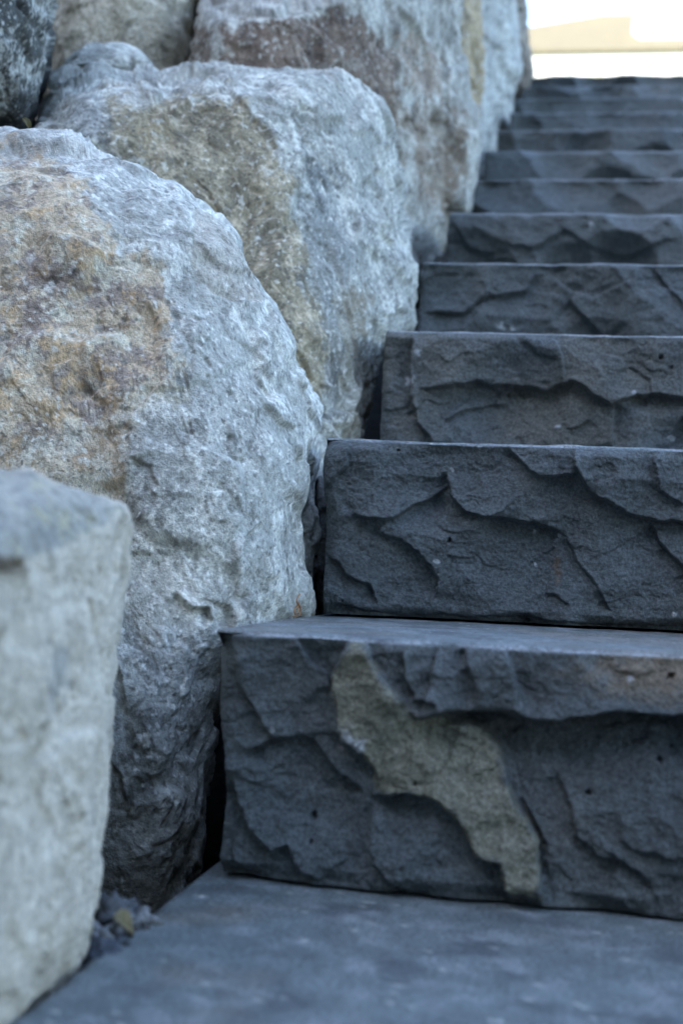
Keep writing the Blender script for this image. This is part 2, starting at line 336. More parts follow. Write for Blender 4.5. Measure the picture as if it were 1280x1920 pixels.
    if tp.any():
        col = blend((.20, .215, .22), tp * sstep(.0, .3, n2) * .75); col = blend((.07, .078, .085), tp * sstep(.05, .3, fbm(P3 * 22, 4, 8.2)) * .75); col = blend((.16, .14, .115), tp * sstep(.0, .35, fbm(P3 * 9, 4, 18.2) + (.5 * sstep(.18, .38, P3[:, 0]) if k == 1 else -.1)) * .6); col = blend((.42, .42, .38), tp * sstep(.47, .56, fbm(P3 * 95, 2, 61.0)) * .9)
    col = blend((.125, .115, .090), sstep(-.30, .25, fbm(P3 * 5, 4, 31 + k)) * {3: .6, 2: .10, 1: .15}.get(k, .2) * (kk == 1))
    wear = np.where(fr, 1 - sstep(.0006, .0045, z1 - P3[:, 2] + .001 * n2), np.where(tp, 1 - sstep(.0, .006, P3[:, 1] - yf), 0)) * sstep(-.35, .35, fbm(P3 * 28, 3, 2.9))
    col = blend((.30, .31, .32), wear * .85)
    if k in (1, 2, 3, 4, 5):
        vx, vy = np.zeros(len(x)), np.zeros(len(x)); rel = np.stack([P3[:, 0], P3[:, 1], P3[:, 2]], 1) - CAM; t = rel @ _f
        vx = rel @ _r / t * F + 640; vy = 960 - rel @ _u / t * F
        if k == 1:
            d = polydist(vx + 22 * n2 + 16 * n3, vy + 22 * n2, OLIVE); m = (1 - sstep(-9, 8, d)) * fr
            col = blend((.165, .158, .112), m * .92); col = blend((.23, .222, .175), m * sstep(.0, .4, fbm(P3 * 60, 3, 77)) * .5)
            d = np.hypot((vx - 1255) / 190, (vy - 1262) / 65) + .35 * n2; col = blend((.20, .150, .095), (1 - sstep(.3, 1.2, d + .5 * n3)) * fr * .75)
            d = np.hypot((vx - 1060) / 60, (vy - 1540) / 70) + .4 * n2; col = blend((.13, .13, .12), (1 - sstep(.2, 1.0, d)) * fr * .4)
        if k == 2:
            d = np.hypot((vx - 1046 - .1 * (vy - 1070)) / 9, (vy - 1072) / 34) + .6 * n2; col = blend((.15, .085, .04), (1 - sstep(.2, 1.2, d + 1.2 * n3)) * fr * .6)
        for (c, rr) in CHIPS.get(k, []):
            ax, az = on_riser(k, np.array(c[0]), np.array(c[1])); d = np.hypot(P3[:, 0] - ax, P3[:, 2] - az) * np.maximum(.55, 1 + 1.6 * n3 + .8 * n2)
            col = blend((.42, .43, .43), (1 - sstep(rr * .25, rr * .6, d)) * fr * .9)
    I = np.arange(ns * npf).reshape(ns, npf)
    Fq = np.stack([I[:-1, :-1], I[:-1, 1:], I[1:, 1:], I[1:, :-1]], -1).reshape(-1, 4)
    Fb = np.stack([I[:-1, -1], I[:-1, 0], I[1:, 0], I[1:, -1]], -1)
    # end caps as strips (fan through a centre vertex)
    c0, c1 = len(V), len(V) + 1; V = np.concatenate([V, [V[I[0]].mean(0), V[I[-1]].mean(0)]]); col = np.concatenate([col, col[:1], col[:1]])
    caps = [(c0, I[0, (j + 1) % npf], I[0, j], I[0, j]) for j in range(npf)] + [(c1, I[-1, j], I[-1, (j + 1) % npf], I[-1, (j + 1) % npf]) for j in range(npf)]
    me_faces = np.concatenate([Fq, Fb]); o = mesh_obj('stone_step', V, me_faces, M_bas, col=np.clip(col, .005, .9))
    import bmesh
    bm = bmesh.new(); bm.from_mesh(o.data); bm.verts.ensure_lookup_table()
    for a, b, c, _ in caps: 
        try: bm.faces.new((bm.verts[int(a)], bm.verts[int(b)], bm.verts[int(c)]))
        except Exception: pass
    bm.normal_update(); bm.to_mesh(o.data); bm.free()
    tag(o, label, 'step', 'split basalt steps of the flight'); return o

ORD = ['', 'first', 'second', 'third', 'fourth', 'fifth', 'sixth', 'seventh', 'eighth', 'ninth', 'tenth', 'eleventh']
labels = {0: 'blurred slate-blue bottom step filling the foreground, its front out of frame',
 1: 'nearest dark stone step with an olive stain and overhanging lip on its riser',
 2: 'sharp charcoal stone step with small round hole and rust streak, above the olive-stained step',
 3: 'stone step with brown-tinged riser crossed by one wavy ridge, just above the sharp charcoal step',
 4: 'dark stone step directly above the brown-tinged riser, beside a narrow black crack',
 5: 'stone step second above the brown-tinged riser, where the big brown boulder ends',
 12: 'topmost blurred stone step, its dark edge against the bright house'}
for k in range(6, 12): labels[k] = f'blurred dark stone step, {ORD[12 - k]} below the topmost step'
for k in range(13): make_step(k, labels[k])

# ------------------------------------------------------------------ boulders
def curve(pts, n, closed=True):
    P = np.array(pts, float); m = len(P); out = []
    seg = np.hypot(*(np.roll(P, -1, 0) - P).T); cum = np.concatenate([[0], np.cumsum(seg)]); s = np.linspace(0, cum[-1], n, endpoint=False)
    j = np.clip(np.searchsorted(cum, s, 'right') - 1, 0, m - 1); t = ((s - cum[j]) / seg[j])[:, None]
    p0, p1, p2, p3 = P[(j - 1) % m], P[j], P[(j + 1) % m], P[(j + 2) % m]
    return .5 * ((2 * p1) + (-p0 + p2) * t + (2 * p0 - 5 * p1 + 4 * p2 - p3) * t ** 2 + (-p0 + 3 * p1 - 3 * p2 + p3) * t ** 3)
def boulder(name, label, outline, centre, planes, thick, roll, n_th, n_r, paint, seed, size=.3, rough=1.0, power=5.0, k=.012, mat=None, cat='boulder', group=None, chunk=1.0, ledges=(), disp=1.0):
    B = curve(outline, n_th); c = np.array(centre, float)
    u = np.linspace(0, 1, n_r + 1)[1:]; u = 1 - (1 - u) ** 1.25
    px = c[0] + (B[:, 0] - c[0])[None] * u[:, None]; py = c[1] + (B[:, 1] - c[1])[None] * u[:, None]
    def depth(px, py):
        r = ray(px, py); ts = []
        for (q, n) in planes:
            n = np.array(n, float); n /= np.linalg.norm(n); q = W(q[0], q[1], q[2]) if q[0] > -1000 else np.array(q[1:])
            den = r @ n; t = ((q - CAM) @ n) / np.where(den > -.02, -.02, den); ts.append(np.clip(t, 0, 3 * thick + 9))
        ts = np.array(ts); mx = ts.max(0); kk = k * 4
        return mx + kk * np.log(np.exp((ts - mx) / kk).sum(0)) - kk * .3
    td = depth(px, py); md = float(np.median(td)); td = np.minimum(td, np.percentile(td, 3) + thick * .8)
    s = u[:, None] + 0 * px; front = td + roll * (1 - (1 - s ** power) ** (1 / 2.2))
    rim = front[-1]; ub = u[::-1][1::max(1, n_r // 30)]
    pxb = c[0] + (B[:, 0] - c[0])[None] * ub[:, None]; pyb = c[1] + (B[:, 1] - c[1])[None] * ub[:, None]
    back = rim[None] + (thick) * (1 - ub[:, None] ** 3.0) ** (1 / 2.2); back = np.maximum(back, md + .3 * thick * (1 - ub[:, None]))
    V = np.concatenate([W(c[0], c[1], depth(c[0], c[1]))[None], W(px, py, front).reshape(-1, 3), W(pxb, pyb, back).reshape(-1, 3), W(c[0], c[1], back[-1].mean())[None]])
    PX = np.concatenate([[c[0]], px.ravel(), pxb.ravel(), [c[0]]]); PY = np.concatenate([[c[1]], py.ravel(), pyb.ravel(), [c[1]]])
    nr = n_r + len(ub); G = 1 + np.arange(nr * n_th).reshape(nr, n_th); G2 = np.roll(G, -1, 1)
    Fq = np.stack([G[:-1], G[1:], G2[1:], G2[:-1]], -1).reshape(-1, 4)
    # smooth normals from the undisplaced form
    fn = np.cross(V[Fq[:, 2]] - V[Fq[:, 0]], V[Fq[:, 3]] - V[Fq[:, 1]]); N = np.zeros_like(V)
    for j in range(4): np.add.at(N, Fq[:, j], fn)
    N[0] = N[G[0]].mean(0); N[-1] = -_f; nl = np.linalg.norm(N, axis=1)[:, None]; N = N / np.maximum(nl, 1e-12)
    if (N[G[:n_r // 2].ravel()] @ _f).mean() > 0: N = -N; flip = True
    else: flip = False
    N[-1] = _f; sd_ = seed * 13.7
    q = V / size                                                     # form-sized coordinates
    warp = np.stack([fbm(q * 3, 3, sd_ + 1), fbm(q * 3, 3, sd_ + 5), fbm(q * 3, 3, sd_ + 9)], 1)
    d = .036 * facets(q * 2.6 + warp * .35, 1.7, 60, sd_) * chunk + .022 * facets(q * 6 + warp * .35, 1.9, 80, sd_ + 3) * chunk
    d += .010 * facets(q * 15 + warp * .8, 1.9, 90, sd_ + 7) * (.4 + sstep(-.2, .4, fbm(q * 3, 2, sd_ + 30)))
    mm = fbm(q * 4, 2, sd_ + 41); d += .020 * fbm(q * 2, 2, sd_ + 11) + .0030 * fbm(q * 12 + warp, 4, sd_ + 2, .6)
    d += .0014 * (fbm(q * np.array([34, 34, 24]), 4, sd_ + 4, .62, True) - .3) * sstep(-.4, .4, mm)
    d += .0032 * fbm(q * 75, 3, sd_ + 6, .65) * rough
    pit = fbm(q * 26, 3, sd_ + 17); d -= .008 * sstep(.22, .45, pit) * sstep(-.1, .3, fbm(q * 5, 2, sd_ + 19))
    qa = np.stack([q[:, 0] + .4 * q[:, 2], q[:, 1] + .3 * q[:, 0], .7 * q[:, 2] - .3 * q[:, 0]], 1) + .15 * warp
    for fr_, am_, off_ in ((3.2, .0050, 21), (7, .0026, 25), (15, .0013, 29), (30, .0008, 33)):
        nn = fbm(qa * fr_, 3, sd_ + off_, .5); gate = sstep(.0, .35, noise(q * fr_ * .7, sd_ + off_ + 2))
        for c_ in (-.16, .14): d += am_ * gate * np.tanh((nn - c_) * 45)
    d *= size * disp; d -= d[:1 + n_r * n_th].mean()
    nF = 1 + n_r * n_th
    for pts, am, l1, l2 in ledges:                                  # traced ledges, high side left of travel seen from the stairs
        L0 = np.array(pts, float); L0[:, 1] *= -1
        dd, sg, s_ = linedist(PX + 10 * warp[:, 0] + 6 * pit, -(PY + 10 * warp[:, 1]), L0); fade = sstep(0, .15, s_) * (1 - sstep(.85, 1, s_))
        fm = np.zeros(len(V)); fm[:nF] = 1
        d += am * .001 * fade * fm * np.tanh(dd / 2.2) * np.where(sg > 0, .4 * np.exp(-dd / l1), -.6 * np.exp(-dd / l2))
    Vd = V + N * d[:, None]
    if flip: Fq = Fq[:, ::-1]
    col = paint(PX, PY, V, q, sd_, dict(warp=warp, pit=pit, mm=mm))
    # close the two poles
    o = mesh_obj(name, Vd, Fq, mat or M_gra, col=np.clip(col, .01, .9))
    import bmesh
    bm = bmesh.new(); bm.from_mesh(o.data); bm.verts.ensure_lookup_table()
    for j in range(n_th):
        a, b = int(G[0, j]), int(G[0, (j + 1) % n_th])
        f_ = bm.faces.new((bm.verts[0], bm.verts[b], bm.verts[a]) if flip else (bm.verts[0], bm.verts[a], bm.verts[b])); f_.smooth = True
        a, b = int(G[-1, j]), int(G[-1, (j + 1) % n_th])
        f_ = bm.faces.new((bm.verts[len(V) - 1], bm.verts[a], bm.verts[b]) if flip else (bm.verts[len(V) - 1], bm.verts[b], bm.verts[a])); f_.smooth = True
    bm.normal_update(); bm.to_mesh(o.data); bm.free()
    tag(o, label, cat, group); return o

def painter(base=(.27, .28, .29), pale=(.46, .47, .48), dark=(.15, .155, .16), palek=.9, darkk=.5, patches=(), streak=1.0, g=1.0):
    def f(PX, PY, V, q, sd, e):
        w = e['warp']; qs = q * np.array([1, 1, .7]) if streak else q
        qt = np.stack([q[:, 0] + .2 * q[:, 2], q[:, 1], .72 * (q[:, 2] - .2 * q[:, 0])], 1); w = w * .55; a = fbm(qs * 5 + w * .8, 5, sd + 50, .6); b = fbm(qt * 19 + w, 4, sd + 51, .6); c = fbm(qt * 60, 4, sd + 52, .64); fine = fbm(q * 140, 2, sd + 53)
        col = np.ones((len(PX), 1)) * np.array(base)
        mix_ = lambda c0, m: c0 * (1 - m[:, None])
        def bl(col, cc, m): m = np.clip(m, 0, 1); return col * (1 - m[:, None]) + np.array(cc) * m[:, None]
        col = bl(col, pale, palek * sstep(-.02, .24, a + .55 * b + .5 * c))
        col = bl(col, dark, darkk * sstep(.10, .38, fbm(q * 9 + w, 5, sd + 60, .65) + .45 * c))
        for (poly, cc, amt, soft, mott) in patches:
            d = polydist(PX, PY, poly) + 45 * soft * b + 30 * soft * c + 20 * soft * a
            m = (1 - sstep(-10 * soft, 12 * soft, d)) * amt
            pc = np.ones((len(PX), 1)) * np.array(cc[0])
            pc = bl(pc, cc[1], sstep(-.06, .12, fbm(qs * 9 + w, 5, sd + 70, .64) + .55 * c) * mott)
            if len(cc) > 2: pc = bl(pc, cc[2], sstep(.06, .24, fbm(q * 12 + w * 2, 5, sd + 80, .62) + .5 * c) * .85)
            if len(cc) > 3: pc = bl(pc, cc[3], sstep(.12, .34, .5 * c + fbm(q * 13 + w, 5, sd + 90, .62)) * .9)
            col = col * (1 - m[:, None]) + pc * m[:, None]
        vein = sstep(.90, .985, 1 - np.abs(fbm(q * 3.5 + w * .9, 3, sd + 101, .4)) * 2) * sstep(-.05, .3, fbm(q * 4, 2, sd + 103)) * (.6 + .6 * b)
        col = bl(col, tuple(min(.8, p_ * 1.15) for p_ in pale), vein * .45 * min(1, g + .3))
        blot = sstep(.16, .30, fbm(qt * 11 + w, 5, sd + 105, .66) + .25 * c); col = col * (1 - .42 * g * blot)[:, None]
        bl2 = sstep(.10, .2, fbm(q * 26 + w, 4, sd + 111, .62) + .2 * c) * sstep(-.2, .2, a); col = col * (1 - .26 * g * bl2)[:, None]
        spk = sstep(.30, .42, fbm(q * 85, 2, sd + 113)) ; col = bl(col, tuple(.45 * d_ + .03 for d_ in dark), spk * .65 * g)
        spk = sstep(.30, .42, fbm(q * 70, 2, sd + 115)) ; col = bl(col, tuple(min(.85, p_ * 1.2) for p_ in pale), spk * .6 * g)
        scab = sstep(.24, .34, fbm(q * 30 + w, 3, sd + 107, .6) + .2 * c) * sstep(0, .3, fbm(q * 5, 2, sd + 109)); col = bl(col, tuple(min(.82, p_ * 1.2) for p_ in pale), scab * .6 * g)
        col = bl(col, dark, .6 * sstep(.30, .6, e['pit']) )
        return col * np.array([1.07, 1.03, .92]) * (1 + g * (.28 * c + .22 * fine + .22 * b))[:, None]
    return f

# the big central boulder: tan weathered face, blue-grey flank against the stairs
A_out = [(-260,430),(-160,320),(-60,270),(0,260),(50,254),(90,256),(130,267),(200,289),(262,314),(305,338),(340,352),(378,388),(425,428),(452,462),(470,500),(497,535),(522,590),(545,640),(556,680),(583,735),(598,772),(603,830),(602,880),(592,930),(584,1000),(583,1090),(582,1165),(530,1250),(425,1305),(388,1390),(374,1480),(364,1590),(345,1700),(325,1790),(285,1810),(235,1810),(180,1800),(60,1720),(-120,1700),(-260,1400),(-320,900)]
A_tan = [(-400,200),(-100,285),(60,290),(125,298),(165,350),(180,420),(212,450),(285,478),(312,520),(318,600),(320,680),(306,735),(272,760),(245,790),(225,860),(230,925),(160,1000),(-100,1000),(-400,1000)]
A_band = [(-100,760),(60,800),(150,800),(260,740),(330,700),(320,760),(245,830),(235,940),(-100,940)]
A_dk = [(242,800),(300,790),(340,850),(320,930),(300,1010),(262,960),(245,900)]
A_fac = [(350,400),(385,400),(425,440),(455,490),(490,560),(485,575),(430,565),(395,545),(355,500)]
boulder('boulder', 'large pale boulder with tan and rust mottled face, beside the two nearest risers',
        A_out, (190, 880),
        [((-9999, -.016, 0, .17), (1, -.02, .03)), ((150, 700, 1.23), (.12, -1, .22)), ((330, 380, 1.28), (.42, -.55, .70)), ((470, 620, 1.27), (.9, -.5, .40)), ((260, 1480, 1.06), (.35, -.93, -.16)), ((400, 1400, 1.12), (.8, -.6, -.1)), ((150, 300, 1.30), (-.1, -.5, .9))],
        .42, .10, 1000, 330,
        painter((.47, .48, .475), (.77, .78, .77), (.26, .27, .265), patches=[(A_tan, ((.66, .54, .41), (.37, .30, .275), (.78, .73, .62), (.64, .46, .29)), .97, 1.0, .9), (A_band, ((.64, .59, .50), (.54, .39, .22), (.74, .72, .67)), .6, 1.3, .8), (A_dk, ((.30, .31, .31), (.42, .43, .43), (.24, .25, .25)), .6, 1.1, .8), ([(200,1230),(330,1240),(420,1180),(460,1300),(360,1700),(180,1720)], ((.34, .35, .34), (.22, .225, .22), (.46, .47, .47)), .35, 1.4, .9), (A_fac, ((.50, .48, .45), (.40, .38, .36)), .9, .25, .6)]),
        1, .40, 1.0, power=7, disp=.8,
        ledges=[([(490,755),(520,790),(555,800)], 9, 25, 30), ([(330,1105),(360,1140),(392,1140),(400,1175)], 12, 20, 28), ([(345,400),(352,470),(395,545),(430,565),(490,575)], -7, 25, 25), ([(320,705),(275,755),(245,790),(240,850)], 5, 30, 30),
                ([(215,1240),(228,1300),(235,1345)], 9, 14, 20), ([(200,1420),(225,1450),(235,1510)], 9, 14, 20), ([(440,1070),(450,1010),(480,975)], 6, 16, 20), ([(240,860),(280,880),(295,920)], 6, 20, 25)])
# second boulder
B_out = [(40,330),(60,245),(75,212),(100,165),(128,132),(165,108),(205,98),(240,108),(264,124),(282,142),(300,150),(330,143),(370,134),(430,128),(480,131),(540,125),(600,122),(636,127),(655,150),(690,183),(717,208),(724,250),(733,300),(748,360),(752,420),(760,480),(769,530),(773,580),(766,618),(735,640),(705,690),(688,750),(680,840),(665,960),(560,1050),(360,1000),(160,700),(60,480)]
boulder('boulder', 'grey-olive boulder with a notched top behind the tan-faced boulder, beside the third and fourth risers',
        B_out, (420, 480),
        [((-9999, -.018, 0, .5), (1, -.02, .02)), ((380, 420, 1.70), (.16, -1, .26)), ((430, 170, 1.76), (.0, -.42, .9)), ((650, 300, 1.84), (.85, -.55, .28)), ((150, 160, 1.76), (-.5, -.7, .5))],
        .5, .12, 760, 230,
        painter((.42, .43, .42), (.68, .69, .67), (.22, .23, .22), patches=[([(195,165),(230,175),(270,190),(420,178),(505,238),(530,330),(555,420),(575,480),(560,540),(600,600),(622,680),(600,780),(480,720),(300,330),(195,272)], ((.42, .365, .27), (.23, .20, .15), (.60, .52, .40)), .92, .9, .9),
             ([(560,420),(600,560),(610,700),(640,840),(700,840),(690,560),(640,520),(600,440)], ((.34, .31, .25), (.25, .19, .12), (.44, .43, .40)), .6, 1.2, .9),
             ([(578,290),(640,330),(655,480),(640,560),(600,560),(572,460),(566,380)], ((.27, .29, .30), (.36, .38, .39), (.22, .23, .24)), .75, .7, .8), ([(596,560),(628,570),(636,660),(640,790),(606,785),(598,680)], ((.25, .265, .27), (.34, .35, .36)), .7, .7, .8), ([(150,190),(190,170),(215,240),(200,290),(120,260)], ((.30, .32, .34), (.40, .42, .44)), .6, 1, .8), ([(270,250),(300,230),(330,235),(325,290),(290,320),(265,300)], ((.45, .36, .24), (.36, .30, .22)), .5, .8, .8)]),
        2, .44, 1.0, power=8, chunk=.95, k=.005,
        ledges=[([(235,110),(262,170),(292,182),(330,160)], 9, 14, 20), ([(345,180),(430,172),(500,235),(525,300)], 7, 20, 24), ([(560,420),(575,480),(560,540),(605,600),(625,700)], -8, 22, 30)])
# third boulder, brown
C_out = [(372,-260),(378,-60),(376,0),(372,60),(364,130),(380,240),(480,420),(640,560),(780,575),(800,520),(822,486),(838,440),(850,404),(876,398),(882,360),(887,300),(888,240),(882,180),(874,120),(862,60),(858,0),(850,-120),(800,-280),(600,-380),(450,-360)]
boulder('boulder', 'massive brown-faced boulder cut by the top edge, beside the fifth and sixth risers',
        C_out, (640, 100),
        [((850, 250, 2.75), (1, -.25, .01)), ((560, 120, 2.18), (.22, -1, .16)), ((385, 60, 2.16), (-.85, -.6, .0)), ((560, 12, 2.24), (.0, -.5, .85)), ((800, 250, 2.5), (.9, -.45, .12))],
        .7, .14, 560, 170,
        painter((.38, .38, .365), (.56, .56, .54), (.20, .19, .175), patches=[([(440,40),(500,28),(560,18),(640,22),(700,60),(745,110),(748,200),(735,260),(690,230),(640,180),(600,140),(400,140),(420,60)], ((.22, .165, .135), (.14, .105, .09), (.31, .25, .21)), 1.0, .7, .8),
             ([(745,70),(800,60),(830,110),(835,180),(790,190),(750,150)], ((.40, .31, .25), (.28, .20, .16), (.50, .47, .44)), .7, 1.0, .9), ([(775,230),(800,230),(812,330),(800,400),(785,380)], ((.22, .165, .13), (.15, .11, .09)), .7, .7, .9), ([(838,200),(856,210),(862,320),(845,390),(835,300)], ((.22, .165, .13), (.15, .11, .09)), .65, .7, .9), ([(740,200),(800,180),(860,220),(870,330),(840,400),(790,360),(760,300)], ((.36, .29, .235), (.23, .17, .13), (.46, .43, .40)), .65, 1.2, .9),
             ([(362,50),(402,60),(405,140),(360,140)], ((.20, .15, .12), (.14, .11, .09)), .85, .4, .6)]),
        3, .55, 1.0, power=8, chunk=.8, k=.005)
D_out = [(850,-300),(905,-340),(948,-280),(956,-100),(958,0),(962,80),(963,150),(961,205),(963,262),(945,275),(936,305),(914,348),(880,365),(850,330),(835,150),(840,-100)]
boulder('boulder', 'tall blurred boulder, tan left and pale grey right, just right of the massive brown one',
        D_out, (898, 20), [((930, 150, 3.9), (1, -.15, .0)), ((885, 100, 3.3), (.1, -1, .05))], .8, .2, 300, 90,
        painter((.42, .44, .45), (.62, .65, .66), (.25, .25, .25), patches=[([(850,-200),(900,-200),(908,60),(905,200),(890,240),(855,240)], ((.50, .41, .29), (.34, .27, .17)), 1.0, .25, .8)]), 4, .7, 1.0, chunk=.8)
E_out = [(940,-260),(975,-260),(984,-60),(984,30),(986,80),(992,130),(990,165),(978,195),(955,200),(945,100)]
boulder('boulder', 'blurred brownish grey boulder at the top end of the wall, left of the bright house',
        E_out, (964, -20), [((-9999, -.04, 0, 1.9), (1, .0, .0)), ((960, 50, 4.2), (.3, -1, .1))], .8, .2, 200, 60,
        painter((.22, .195, .175), (.31, .285, .26), (.12, .105, .095)), 5, .8, 1.0, chunk=.8)
boulder('boulder', 'last and smallest boulder of the wall, low beside the topmost steps',
        [(975,60),(985,72),(993,90),(997,120),(998,142),(985,160),(970,150),(968,90)], (983, 112), [((-9999, -.045, 0, 2.1), (1, .0, .0)), ((983, 120, 4.9), (.3, -1, .1))], .5, .08, 140, 40,
        painter((.29, .27, .24), (.38, .36, .32), (.17, .16, .15)), 6, .5, 1.0, chunk=.8)
boulder('boulder', 'blurred tan boulder in the upper row behind the notched grey one',
        [(60,330),(72,200),(85,100),(92,0),(100,-150),(200,-300),(330,-280),(385,-140),(381,0),(374,70),(366,130),(360,220),(300,380),(150,420)], (230, 60),
        [((230, 100, 2.42), (.15, -1, .12)), ((370, 60, 2.5), (1, -.5, 0)), ((85, 100, 2.5), (-.9, -.6, 0))], .7, .12, 380, 110,
        painter((.50, .46, .38), (.62, .59, .52), (.30, .26, .20), palek=.8, darkk=.6), 7, .6, 1.0, chunk=.8)
boulder('boulder', 'dark boulder with white mottling in the top left corner',
        [(-200,-200),(0,-260),(85,-200),(97,-60),(94,0),(88,60),(84,120),(74,170),(60,215),(44,246),(18,260),(-40,262),(-140,240),(-260,100)], (-40, 20),
        [((40, 80, 1.72), (.42, -1, -.38)), ((80, 60, 1.8), (1, -.5, 0)), ((20, 220, 1.75), (.1, -.6, -.9))], .5, .10, 380, 120,
        painter((.085, .09, .09), (.48, .50, .50), (.035, .04, .04), palek=.85, darkk=.8), 8, .4, 1.0, chunk=1.2)
# near foreground stone
Z_out = [(-260,860),(-120,852),(0,878),(60,876),(110,902),(165,920),(214,934),(244,950),(250,985),(244,1060),(236,1140),(228,1210),(217,1290),(210,1370),(203,1440),(192,1540),(180,1640),(174,1720),(170,1790),(150,1822),(110,1868),(60,1925),(-20,2010),(-160,2060),(-300,1700),(-320,1200)]
boulder('boulder', 'blurred pale grey foreground stone with flat top, filling the lower left edge',
        Z_out, (20, 1350),
        [((-9999, -.006, 0, .0), (1, -.05, .02)), ((60, 1000, .64), (.22, -.36, 1)), ((-150, 1300, .60), (-.3, -1, .0))],
        .35, .06, 620, 200,
        painter((.56, .51, .445), (.65, .60, .54), (.36, .33, .29), palek=.6, darkk=.5, g=.45, patches=[([(-300,840),(0,870),(160,918),(235,950),(190,985),(120,1020),(0,1060),(-300,1100)], ((.34, .34, .33), (.25, .26, .265), (.44, .42, .32)), .85, .6, .8), ([(78,1205),(122,1205),(125,1290),(100,1345),(82,1330)], ((.30, .31, .32), (.40, .40, .40)), .65, .8, .7), ([(-40,1045),(45,1045),(52,1068),(-40,1078)], ((.12, .09, .06), (.10, .08, .05)), .9, .25, .5)]), 9, .3, .6, power=9, k=.006, chunk=.7, disp=.7,
        ledges=[([(-60,1072),(10,1066),(60,1060)], -12, 8, 14)])
# wedge stone in the gap beside the sharp step
boulder('wedge_stone', 'small dark stone wedged upright in the gap left of the sharp charcoal step',
        [(594,905),(608,900),(630,930),(636,1040),(630,1150),(610,1185),(596,1150),(592,1000)], (598, 1040), [((598, 1040, 1.50), (.6, -1, .15))], .10, .03, 200, 60,
        painter((.12, .125, .13), (.18, .185, .19), (.07, .07, .07)), 10, .12, 1.0, cat='stone')

# ------------------------------------------------------------------ pebbles, leaf, needle, sprout
def pebble(px, py, t, r, label, tone, seed):
    n1, n2 = 40, 24; th = np.linspace(0, 2 * math.pi, n1, endpoint=False); ph = np.linspace(0, math.pi, n2 + 1)
    T, Pp = np.meshgrid(th, ph); d = np.stack([np.sin(Pp) * np.cos(T), np.sin(Pp) * np.sin(T), np.cos(Pp)], -1).reshape(-1, 3)
    rr = 1 + .8 * facets(d * 1.5, 1.8, 60, seed * 3.1) + .10 * fbm(d * 4, 3, seed * 7.7)
    rs = np.random.RandomState(seed); V = d * rr[:, None] * np.array([1, rs.uniform(.7, 1), rs.uniform(.6, .85)]) * r
    a = rs.uniform(0, 6); R = np.array([[math.cos(a), -math.sin(a), 0], [math.sin(a), math.cos(a), 0], [0, 0, 1]]); V = V @ R.T
    I = np.arange((n2 + 1) * n1).reshape(n2 + 1, n1); J = np.roll(I, -1, 1); Fq = np.stack([I[:-1], I[1:], J[1:], J[:-1]], -1).reshape(-1, 4)
    c = np.array(tone) * (1 + .5 * fbm(d * 5, 4, seed * 1.7)[:, None] + .5 * fbm(d * 18, 3, seed)[:, None])
    o = mesh_obj('pebble', V, Fq, M_gra, col=np.clip(c, .01, .8)); o.location = tuple(W(px, py, t)); tag(o, label, 'pebble', 'pebbles in the gap beside the bottom tread'); return o
pebs = [(206,1706,.845,.017,'bluish grey pebble under the tan-faced boulder, top left of the small heap',(.20,.22,.25)),
        (232,1722,.835,.013,'pale pebble peeping out behind the dead leaf',(.38,.40,.41)),
        (268,1728,.85,.013,'white-speckled pebble right of the dead leaf, against the bottom tread',(.40,.42,.43)),
        (184,1752,.80,.011,'pale pebble against the foreground stone, left of the dead leaf',(.36,.38,.40)),
        (200,1775,.79,.013,'dark blue-grey pebble below the dead leaf',(.12,.14,.18)),
        (222,1772,.80,.010,'small grey pebble touching the bottom tread below the dead leaf',(.20,.23,.27)),
        (183,1800,.775,.012,'lowest dark pebble of the heap, beside the corner of the foreground stone',(.10,.12,.16)),
        (250,1760,.83,.014,'shadowed pebble under the right edge of the dead leaf',(.13,.13,.13))]
for i, p in enumerate(pebs): pebble(p[0], p[1] + 12, p[2], p[3] * .8, p[4], tuple(.5 * c for c in (p[5][0] * 1.1, p[5][1] * 1.04, p[5][2])), 20 + i)

def leaf(name, loc, L, Wd, mat, rot, label, cat, seed):
    nu, nv = 24, 13; u = np.linspace(0, 1, nu); v = np.linspace(-1, 1, nv); U, Vv = np.meshgrid(u, v, indexing='ij')
    w = Wd * np.sin(math.pi * U ** .8) ** .8 * (1 + .12 * np.sin(U * 38)); x = (U - .5) * L; y = Vv * w * .5; z = .25 * np.abs(Vv) * w + .10 * L * np.sin(U * 3.0 + 1) + .03 * L * np.sin(7 * U + 3 * Vv)
    V = np.stack([x, y, z], -1).reshape(-1, 3); I = np.arange(nu * nv).reshape(nu, nv)
    Fq = np.stack([I[:-1, :-1], I[1:, :-1], I[1:, 1:], I[:-1, 1:]], -1).reshape(-1, 4)
    o = mesh_obj(name, V, Fq, mat); o.location = loc; o.rotation_euler = rot
    s = o.modifiers.new('thickness', 'SOLIDIFY'); s.thickness = .0004; tag(o, label, cat); return o
leaf('dead_leaf', tuple(W(231, 1738, .815)), .021, .015, M_leaf, (.75, .6, .9), 'curled olive-brown dead leaf on the pebbles beside the bottom tread', 'leaf', 3)
leaf('fallen_leaf', tuple(W(50, 232, 1.60)), .016, .009, M_sprout, (.9, .9, .3), 'small yellow-green leaf caught under the dark top left boulder', 'leaf', 4)
rg = np.random.RandomState(77); gv, gf, go = [], [], 0
